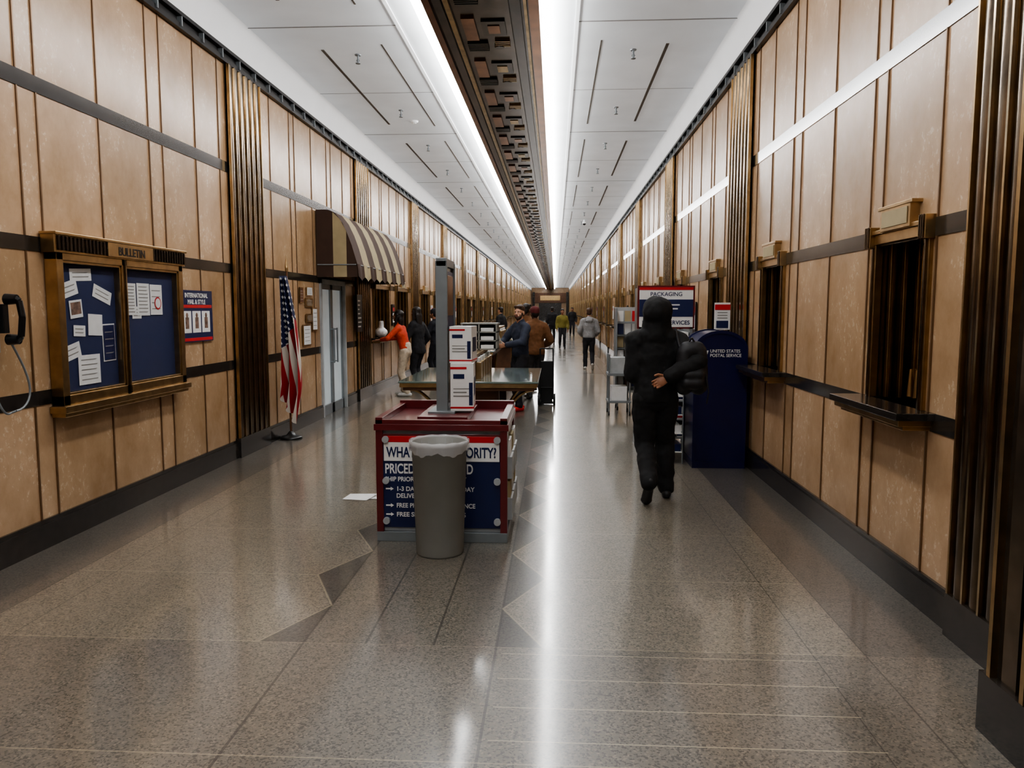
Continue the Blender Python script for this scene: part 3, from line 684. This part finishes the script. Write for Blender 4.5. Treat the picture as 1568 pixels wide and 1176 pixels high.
# ------------------------------------------------------------------ people
def roundcone(a,b,ra,rb,sx=1,sy=1,side=(1,0,0),n=18):
    a=Vector(a);b=Vector(b);d=b-a
    if d.length<1e-5: d=Vector((0,0,1e-4))
    dn=d.normalized(); s=Vector(side); s=s-dn*s.dot(dn)
    if s.length<1e-3: s=dn.orthogonal()
    s.normalize(); f=dn.cross(s); V=[];F=[]
    rings=[]
    for k in range(6):
        t=-math.pi/2+ k*math.pi/2/5
        rings.append((a+dn*ra*math.sin(t),max(ra*math.cos(t),ra*.02)))
    for k in range(6):
        t=k*math.pi/2/5
        rings.append((b+dn*rb*math.sin(t),max(rb*math.cos(t),rb*.02)))
    for c,r in rings:
        for k in range(n):
            t=2*math.pi*k/n; V.append(c+s*(r*sx*math.cos(t))+f*(r*sy*math.sin(t)))
    for i in range(len(rings)-1):
        for k in range(n): F.append((i*n+k,i*n+(k+1)%n,(i+1)*n+(k+1)%n,(i+1)*n+k))
    F.append(tuple(range(n))[::-1]); F.append(tuple((len(rings)-1)*n+k for k in range(n)))
    return V,F
def ell(c,r,n=16):
    V=[];F=[]
    m=n//2+2
    for i in range(m+1):
        a=math.pi*(i+.02 if i==0 else (i-.02 if i==m else i))/m
        for k in range(n):
            t=2*math.pi*k/n; V.append(Vector((c[0]+r[0]*math.sin(a)*math.cos(t),c[1]+r[1]*math.sin(a)*math.sin(t),c[2]-r[2]*math.cos(a))))
    for i in range(m):
        for k in range(n): F.append((i*n+k,i*n+(k+1)%n,(i+1)*n+(k+1)%n,(i+1)*n+k))
    F.append(tuple(range(n))[::-1]); F.append(tuple(m*n+k for k in range(n)))
    return V,F
TEX=bpy.data.textures.new('cloth_folds','CLOUDS'); TEX.noise_scale=.11; TEX.noise_depth=2
def fuse(prims,voxel,smooth=3,disp=0):
    V=[];F=[]
    for v,f in prims:
        o=len(V); V+= [tuple(p) for p in v]; F+=[tuple(o+i for i in q) for q in f]
    me=bpy.data.meshes.new('tmp'); me.from_pydata(V,[],F); ob=bpy.data.objects.new('tmp',me); COL.objects.link(ob)
    r=ob.modifiers.new('r','REMESH'); r.mode='VOXEL'; r.voxel_size=voxel
    if smooth: s=ob.modifiers.new('s','SMOOTH'); s.factor=.5; s.iterations=smooth
    if disp:
        d=ob.modifiers.new('d','DISPLACE'); d.texture=TEX; d.strength=disp; d.mid_level=.5
    dg=bpy.context.evaluated_depsgraph_get(); ev=ob.evaluated_get(dg); m2=bpy.data.meshes.new_from_object(ev)
    VV=[v.co.copy() for v in m2.vertices]; FF=[tuple(p.vertices) for p in m2.polygons]
    bpy.data.objects.remove(ob); bpy.data.meshes.remove(me); bpy.data.meshes.remove(m2)
    return VV,FF
def ik(a,t,l1,l2,hint):
    a=Vector(a);t=Vector(t);d=t-a;L=min(d.length,(l1+l2)*.998);dn=d.normalized();t=a+dn*L
    x=(l1*l1-l2*l2+L*L)/(2*L); y=math.sqrt(max(l1*l1-x*x,0)); h=Vector(hint);h=(h-dn*h.dot(dn)).normalized()
    return a+dn*x+h*y,t
def hand(w,d,pn,side,curl=.5,s=1.0):
    d=Vector(d).normalized(); pn=Vector(pn); pn=(pn-d*pn.dot(d)).normalized(); th=d.cross(pn)*side
    w=Vector(w); prims=[roundcone(w-d*.03*s,w+d*.02*s,.024*s,.026*s,1.1,.75,th)]
    prims.append(roundcone(w+d*.03*s,w+d*.075*s,.028*s,.032*s,1.25,.45,th))
    ln=[.072,.080,.074,.058]
    for i in range(4):
        base=w+d*(.088-(.004 if i in(0,3) else 0))*s+th*(.030-.020*i)*s
        cur=base; ang=curl*.35; seg=[.45,.32,.23]; r=.0085*s
        for k in range(3):
            dd=d*math.cos(ang)+pn*math.sin(ang); nx=cur+dd*ln[i]*seg[k]*s
            prims.append(roundcone(cur,nx,r,r*.92)); cur=nx; r*=.93; ang+=curl*.75
    tb=w+d*.03*s+th*.028*s; dd=(d*.65+th*.6+pn*.25*(.5+curl)).normalized(); m=tb+dd*.042*s
    prims.append(roundcone(tb,m,.012*s,.0105*s)); dd2=(d*.85+th*.2+pn*.35*(.5+curl)).normalized(); prims.append(roundcone(m,m+dd2*.03*s,.0105*s,.009*s))
    return prims
def cloth(name,c,rough=.85): return simple(name,c,rough,var=.15,scale=25,bump=.15)
SKIN={'light':simple('skin_light',(198,150,124),.5,var=.06),'mid':simple('skin_mid',(150,104,78),.5,var=.06),'dark':simple('skin_dark',(92,60,44),.5,var=.06)}
HAIRD=simple('hair_dark',(28,20,17),.5,var=.3,scale=60,bump=.5); HAIRB=simple('hair_brown',(66,44,30),.55,var=.3,scale=60,bump=.5)
EYEW=simple('eye_white',(225,222,215),.2); EYEI=simple('eye_iris',(50,34,24),.2); LIP=simple('lips',(150,84,76),.5)
def human(name,loc,rot,H=1.72,lean=0.,top=None,bottom=None,shoe=None,skin='light',hair='short',hairm=None,feet=((-.1,0,0),(.1,0,0)),hands=((-.24,.08,.86),(.24,.08,.86)),
          hints=((-.4,-1,0),(.4,-1,0)),palms=((1,0,0),(-1,0,0)),curl=.6,loose=.012,pant=.012,hood=None,hyaw=0,hpitch=0,beard=False,hat=None,female=False,vx=.014,longcoat=0,knee=(0,1,0),handdir=(None,None)):
    s=H/1.75; S=lambda v: Vector(v)*s
    hip=S((0,0,.945)); up=Vector((0,math.sin(lean),math.cos(lean))); fw=Vector((0,math.cos(lean),-math.sin(lean)))
    hip=hip+Vector((0,-math.sin(lean)*.12*s,-.02*abs(lean)))
    def B(x,f,u): return hip+Vector((x*s,0,0))+fw*(f*s)+up*(u*s)
    skm=SKIN[skin]; mb=MB(); sw=.160 if female else .18
    hemy=.02-longcoat
    j=[roundcone(B(0,0,hemy),B(0,.0,.12),(.128+loose)*s,(.118+loose*.8)*s,1.2,.86),
       roundcone(B(0,0,.12),B(0,.0,.34),(.118+loose*.8)*s,(.128+loose)*s,1.16,.84),
       roundcone(B(0,0,.30),B(0,-.005,.40),(.125+loose)*s,(.105+loose)*s,1.38,.86),
       roundcone(B(-.12,-.01,.420),B(.12,-.01,.420),(.068+loose*.7)*s,(.068+loose*.7)*s,1,1),
       roundcone(B(-.05,-.01,.46),B(0,-.01,.52),(.055+loose)*s,(.055+loose*.5)*s),roundcone(B(.05,-.01,.46),B(0,-.01,.52),(.055+loose)*s,(.055+loose*.5)*s)]
    if female: j.append(roundcone(B(-.07,.07,.32),B(.07,.07,.32),.07*s,.07*s))
    wr=[]
    for k,sg in((0,-1),(1,1)):
        sh=B(sg*sw,0,.425); t=S(hands[k]); hn=hints[k]; el,w=ik(sh,t,.29*s,.26*s,hn); wr.append((el,w))
        j.append(roundcone(B(sg*.07,-.005,.465),sh,(.058+loose*.6)*s,(.054+loose)*s))
        j.append(roundcone(sh,el,(.054+loose)*s,(.045+loose)*s)); j.append(roundcone(el,w+(el-w).normalized()*.01,(.045+loose)*s,(.033+loose)*s))
    if hood=='up':
        hc=B(0,-.015,.665)
        j+=[roundcone(B(0,-.03,.48),hc+Vector((0,-.02,-.05)),.120*s,.112*s,1.05,1.0),ell(hc+Vector((0,-.035,.005))*s,(.126*s,.140*s,.138*s)),roundcone(hc+Vector((0,-.07,.03)),hc+Vector((0,-.125,.06)),.09*s,.04*s),
            roundcone(B(-.10,-.05,.465),B(.10,-.05,.465),.07*s,.07*s),roundcone(B(-.11,-.02,.48),B(-.05,.07,.44),.05*s,.045*s),roundcone(B(.11,-.02,.48),B(.05,.07,.44),.05*s,.045*s)]
    if hood=='down':
        j+=[roundcone(B(-.07,-.085,.49),B(.07,-.085,.49),.05*s,.05*s),roundcone(B(-.05,-.12,.44),B(.05,-.12,.44),.045*s,.045*s)]
    V,F=fuse(j,vx,3,.03*s if loose>.01 else .012)
    hz=(B(0,0,hemy-.06)).z
    V=[Vector((v.x,v.y,max(v.z,hz+ .006*math.sin(v.x*40))) ) if abs(v.x)<.20*s and v.z<hz and v.z>hz-.16*s else v for v in V]
    mb.raw(V,F,top)
    p=[roundcone(hip+S((0,-.015,-.05)),hip+S((0,-.005,.06)),(.112+pant*.5)*s,(.108+pant*.5)*s,1.22,.95)]
    for k,sg in((0,-1),(1,1)):
        hj=hip+S((sg*.088,-.0,-.05)); fx,fy,lf=feet[k]; an=S((fx,fy,.09+lf)); kn,an=ik(hj,an,.425*s,.405*s,knee)
        p.append(roundcone(hj,kn,(.083+pant)*s,(.056+pant)*s)); p.append(roundcone(kn,an,(.056+pant)*s,(.040+pant*1.1)*s))
        calf=kn.lerp(an,.3)-Vector((0,.014*s,0)); p.append(roundcone(calf,calf.lerp(an,.3),(.053+pant)*s,(.047+pant)*s))
        p.append(roundcone(an+(kn-an)*.05+Vector((0,.008,0)),an+(kn-an)*.10,(.046+pant)*s,(.044+pant*1.1)*s))
        heel=an+S((0,-.05,-.045)); ball=Vector((an.x+sg*.012*s,an.y+.095*s,.04*s)); toe=ball+S((sg*.008,.075,-.004))
        if lf<.02: heel.z=.042*s
        else:
            ball=Vector((an.x+sg*.01,an.y+math.sqrt(max(.115**2-(lf*.6)**2,.003)),.042*s)); toe=ball+S((0,.06,-.004)); heel=an+(an-ball).normalized()*.05+Vector((0,-.01,-.03))
        sf=fuse([roundcone(heel,ball,.040*s,.046*s,1.0,.9),roundcone(ball,toe,.047*s,.036*s,1.05,.8),roundcone(an,heel.lerp(ball,.3),.042*s,.042*s)],.008,2)
        V=[Vector((v.x,v.y,max(v.z,.001))) for v in sf[0]]; mb.raw(V,sf[1],shoe)
    V,F=fuse(p,vx,3,.034*s if pant>.008 else .01); mb.raw([Vector((v.x,v.y,max(v.z,.03))) for v in V],F,bottom)
    for k,sg in((0,-1),(1,1)):
        el,w=wr[k]; d=(w-el).normalized() if handdir[k] is None else Vector(handdir[k]).normalized()
        pn=Vector(palms[k])
        V,F=fuse(hand(w+d*.012,d,pn,sg,curl,s*1.08),.0042,2); mb.raw(V,F,skm)
        V,F=fuse([roundcone(w-(w-el).normalized()*.06,w+d*.02,.027*s,.025*s)],.008,1); mb.raw(V,F,skm)
    hc=B(0,.02,.505); HM=Matrix.Translation(hc+Vector((0,0,.172*s)))@Matrix.Rotation(hyaw,4,'Z')@Matrix.Rotation(-hpitch,4,'X')@Matrix.Scale(s,4)
    hp=[ell((0,-.012,.03),(.076,.097,.088)),ell((0,.022,-.035),(.058,.066,.078)),ell((0,.055,-.085),(.03,.028,.024)),roundcone((0,.084,.012),(0,.102,-.028),.008,.0135),
        roundcone((-.036,.072,.018),(.036,.072,.018),.014,.014),ell((-.04,.056,-.03),(.024,.022,.022)),ell((.04,.056,-.03),(.024,.022,.022)),ell((-.077,-.008,-.012),(.010,.022,.034)),ell((.077,-.008,-.012),(.010,.022,.034)),
        roundcone((0,-.02,-.16),(0,-.01,-.05),.056,.052),roundcone((-.02,.082,-.058),(.02,.082,-.058),.010,.010)]
    V,F=fuse(hp,.005,2); mb.raw(V,F,skm,HM)
    V,F=fuse([roundcone((-.019,.088,-.0555),(.019,.088,-.0555),.0055,.0055),roundcone((-.016,.087,-.064),(.016,.087,-.064),.0065,.0065)],.003,1); mb.raw(V,F,LIP,HM)
    for sg in(-1,1):
        V,F=ell((sg*.031,.0755,.0),(.0125,.0115,.007)); mb.raw(V,F,EYEW,HM); V,F=ell((sg*.031,.0845,.0),(.0058,.004,.0058)); mb.raw(V,F,EYEI,HM)
        V,F=roundcone((sg*.018,.087,.020),(sg*.046,.079,.021),.004,.003); mb.raw(V,F,hairm or HAIRD,HM)
    hm=hairm or HAIRD
    hh=[]
    if hair=='short': hh=[ell((0,-.020,.052),(.083,.100,.082)),ell((0,-.05,.0),(.078,.062,.085)),roundcone((-.05,.050,.092),(.05,.050,.092),.024,.024)]
    if hair=='long': hh=[ell((0,-.022,.050),(.088,.102,.086)),ell((0,-.045,-.01),(.090,.070,.10)),roundcone((0,-.075,-.06),(0,-.11,-.34),.085,.055,1.15,.6),roundcone((-.075,-.005,.03),(-.078,.0,-.22),.030,.026),roundcone((.075,-.005,.03),(.078,.0,-.22),.030,.026)]
    if hair=='bun': hh=[ell((0,-.024,.048),(.083,.098,.082)),ell((0,-.05,-.0),(.078,.062,.085)),ell((0,-.125,.0),(.035,.035,.035))]
    if hh and hood!='up': V,F=fuse(hh,.008,2); mb.raw(V,F,hm,HM)
    if beard:
        V,F=fuse([ell((0,.033,-.078),(.055,.055,.043)),roundcone((-.058,.005,-.005),(-.045,.04,-.07),.016,.022),roundcone((.058,.005,-.005),(.045,.04,-.07),.016,.022),ell((0,.066,-.095),(.03,.028,.03)),roundcone((-.022,.090,-.044),(.022,.090,-.044),.005,.005)],.006,2); mb.raw(V,F,hm,HM)
    if hat:
        V,F=fuse([ell((0,-.018,.062),(.090,.106,.078)),roundcone((0,-.018,.035),(0,-.018,.05),.089,.089,1,1.15)],.008,2); mb.raw(V,F,hat,HM)
    return mb,(loc,rot),name,B,wr,s
def fin(r):
    mb,(loc,rot),name,B,wr,s=r; return mb.obj(name,loc,(0,0,rot))
BK=cloth('black_fleece',(16,16,18)); BK2=cloth('black_jogger',(19,19,21)); SHB=simple('black_sneaker',(32,32,34),.5)
r=human('man_in_black_hoodie',(.86,6.62,0),0,1.76,lean=.03,top=BK,bottom=BK2,shoe=SHB,skin='mid',feet=((-.07,-.26,.12),(.12,.10,0)),
   hands=((-.12,.24,1.14),(.09,-.215,1.09)),hints=((-.10,-.3,-1),(.70,-.6,-.4)),palms=((1,0,0),(0,-1,.2)),handdir=(None,(-.75,.0,-.45)),loose=.034,pant=.030,hood='up',hpitch=-.1,curl=.9,vx=.012,longcoat=.05)
mb=r[0]
BP=simple('backpack_nylon',(26,26,30),.55,var=.2,scale=30)
bc=Vector((.275,-.16,1.17))
def BX(dx,dy,dz): return bc+Vector((dx,dy,dz))
V,F=fuse([roundcone(BX(-.06,0,-.15),BX(-.06,0,.12),.085,.075,.9,1),roundcone(BX(.06,0,-.15),BX(.06,0,.12),.085,.075,.9,1),roundcone(BX(-.04,0,.14),BX(.04,0,.14),.075,.075),roundcone(BX(-.05,-.07,-.13),BX(.05,-.07,-.13),.05,.05),roundcone(BX(-.05,-.07,-.06),BX(.05,-.07,-.06),.045,.045)],.011,3,.012)
mb.raw(V,F,BP)
mb.tube([BX(-.10,-.01,.16),Vector((.17,-.11,1.38)),Vector((.16,.0,1.48)),Vector((.19,.10,1.36)),BX(-.05,.09,.05)],.014,BP,8)
mb.tube([BX(-.03,-.02,.20),BX(-.01,-.03,.245),BX(.02,-.02,.20)],.008,BP,8)
mb.tube([BX(.11,-.05,-.05),BX(.13,-.08,-.2),BX(.12,-.06,-.3)],.006,BP,6)
fin(r)
OR=cloth('orange_top',(200,70,44)); CRP=cloth('cream_trousers',(200,184,162)); DK=cloth('dark_jacket',(30,30,34)); DKP=cloth('dark_trousers',(34,34,40)); GRH=cloth('grey_hoodie',(140,140,142)); NVJ=cloth('slate_blue_jacket',(42,48,64)); BRJ=cloth('brown_jacket',(104,68,38)); MRH=cloth('maroon_beanie',(92,34,36)); TANP=cloth('dark_grey_trousers',(52,50,50)); YEL=cloth('olive_jacket',(120,112,52)); SHW=simple('white_sneaker',(200,198,194),.5); SHR=simple('red_sneaker',(186,40,36),.5); POL=cloth('police_black',(22,24,34))
fin(human('woman_in_orange_top',(-2.86,14.45,0),rad(82),1.66,lean=.26,top=OR,bottom=CRP,shoe=SHW,skin='mid',hair='long',feet=((-.1,-.10,0),(.1,.04,0)),hands=((-.16,.42,1.13),(.16,.40,1.13)),hints=((-1,0,-.6),(1,0,-.6)),palms=((0,0,-1),(0,0,-1)),handdir=((0,1,-.1),(0,1,-.1)),loose=.006,pant=.016,curl=.3,female=True,hpitch=-.15))
mb=MB(); V,F=fuse([ell((0,0,.11),(.12,.13,.10)),roundcone((0,-.04,.16),(0,-.08,.30),.05,.03),roundcone((0,.04,.16),(0,.08,.30),.05,.03)],.012,2,.03); mb.raw(V,F,WHT); mb.obj('plastic_shopping_bag',(-3.40,14.95,1.09))
fin(human('woman_in_dark_coat',(-2.75,15.35,0),rad(60),1.70,top=DK,bottom=DKP,shoe=SHB,skin='mid',hair='long',loose=.02,female=True,hands=((-.2,.3,1.05),(.24,.1,.9)),lean=.08,longcoat=.12,feet=((-.1,-.06,0),(.1,.06,0))))
fin(human('police_officer',(-2.75,17.6,0),rad(70),1.66,top=POL,bottom=POL,shoe=SHB,skin='mid',hair='bun',hat=POL,loose=.02,hands=((-.16,.32,1.12),(.2,.28,1.08)),female=True,lean=.05))
r=human('bearded_man_in_blue_jacket',(-.56,12.45,0),rad(125),1.72,top=NVJ,bottom=DKP,shoe=SHR,skin='light',hair='short',hairm=HAIRB,beard=True,loose=.020,pant=.016,hands=((-.12,.33,1.10),(.14,.33,1.12)),hints=((-1,-.3,-.6),(1,-.3,-.6)),palms=((1,0,.3),(-1,0,.3)),hyaw=.5,feet=((-.1,.08,0),(.11,-.06,0)))
r[0].face([(-.10,.40,1.10),(.12,.40,1.12),(.14,.46,1.26),(-.10,.46,1.25)],PAPER)
fin(r)
fin(human('person_in_brown_jacket',(-.36,14.1,0),rad(20),1.70,top=BRJ,bottom=TANP,shoe=SHB,skin='dark',hair='short',hat=MRH,loose=.03,hands=((-.2,.3,1.05),(.24,.22,1.0)),longcoat=.06,feet=((-.1,.05,0),(.1,-.05,0)),lean=.08))
fin(human('man_in_brown_coat',(-.58,15.4,0),rad(-30),1.76,top=BRJ,bottom=DKP,shoe=SHB,skin='dark',hair='short',loose=.02,hands=((-.2,.3,1.05),(.24,.22,1.0))))
fin(human('man_in_grey_hoodie',(.92,21.1,0),rad(0),1.68,top=GRH,bottom=DKP,shoe=SHW,skin='light',hair='short',hairm=HAIRB,hood='down',loose=.028,pant=.012,hands=((-.2,.2,.98),(.2,.2,.98)),feet=((-.09,.16,0),(.1,-.16,.06))))
fin(human('person_in_olive_jacket',(.30,32.5,0),rad(180),1.66,top=YEL,bottom=DKP,shoe=SHB,skin='mid',hair='short',loose=.025,feet=((-.1,.12,0),(.1,-.1,.04)),vx=.02))
fin(human('pedestrian_in_dark_coat',(1.05,48,0),rad(180),1.75,top=DK,bottom=DKP,shoe=SHB,skin='mid',hair='short',loose=.025,feet=((-.1,.12,0),(.1,-.1,.04)),vx=.02))
fin(human('pedestrian_in_dark_coat',(-.15,38,0),rad(0),1.75,top=DK,bottom=DKP,shoe=SHB,skin='mid',hair='short',loose=.025,vx=.02))
fin(human('pedestrian_in_dark_coat',(-1.9,27,0),rad(60),1.72,top=DK,bottom=TANP,shoe=SHB,skin='light',hair='short',loose=.025,vx=.02))
# ------------------------------------------------------------------ camera, world, view
cam=bpy.data.cameras.new('camera'); co=bpy.data.objects.new('camera',cam); COL.objects.link(co)
cam.sensor_fit='HORIZONTAL'; cam.sensor_width=36; cam.lens=27.05; cam.clip_end=300; cam.clip_start=.05
co.location=(0,0,1.65); co.rotation_euler=(rad(90-5.57),0,rad(3.2)); SC.camera=co
w=bpy.data.worlds.new('world'); SC.world=w; w.use_nodes=True; w.node_tree.nodes['Background'].inputs[0].default_value=(.5,.5,.5,1); w.node_tree.nodes['Background'].inputs[1].default_value=.1
SC.view_settings.view_transform='AgX'; SC.view_settings.look='AgX - Medium High Contrast'; SC.view_settings.exposure=-.05
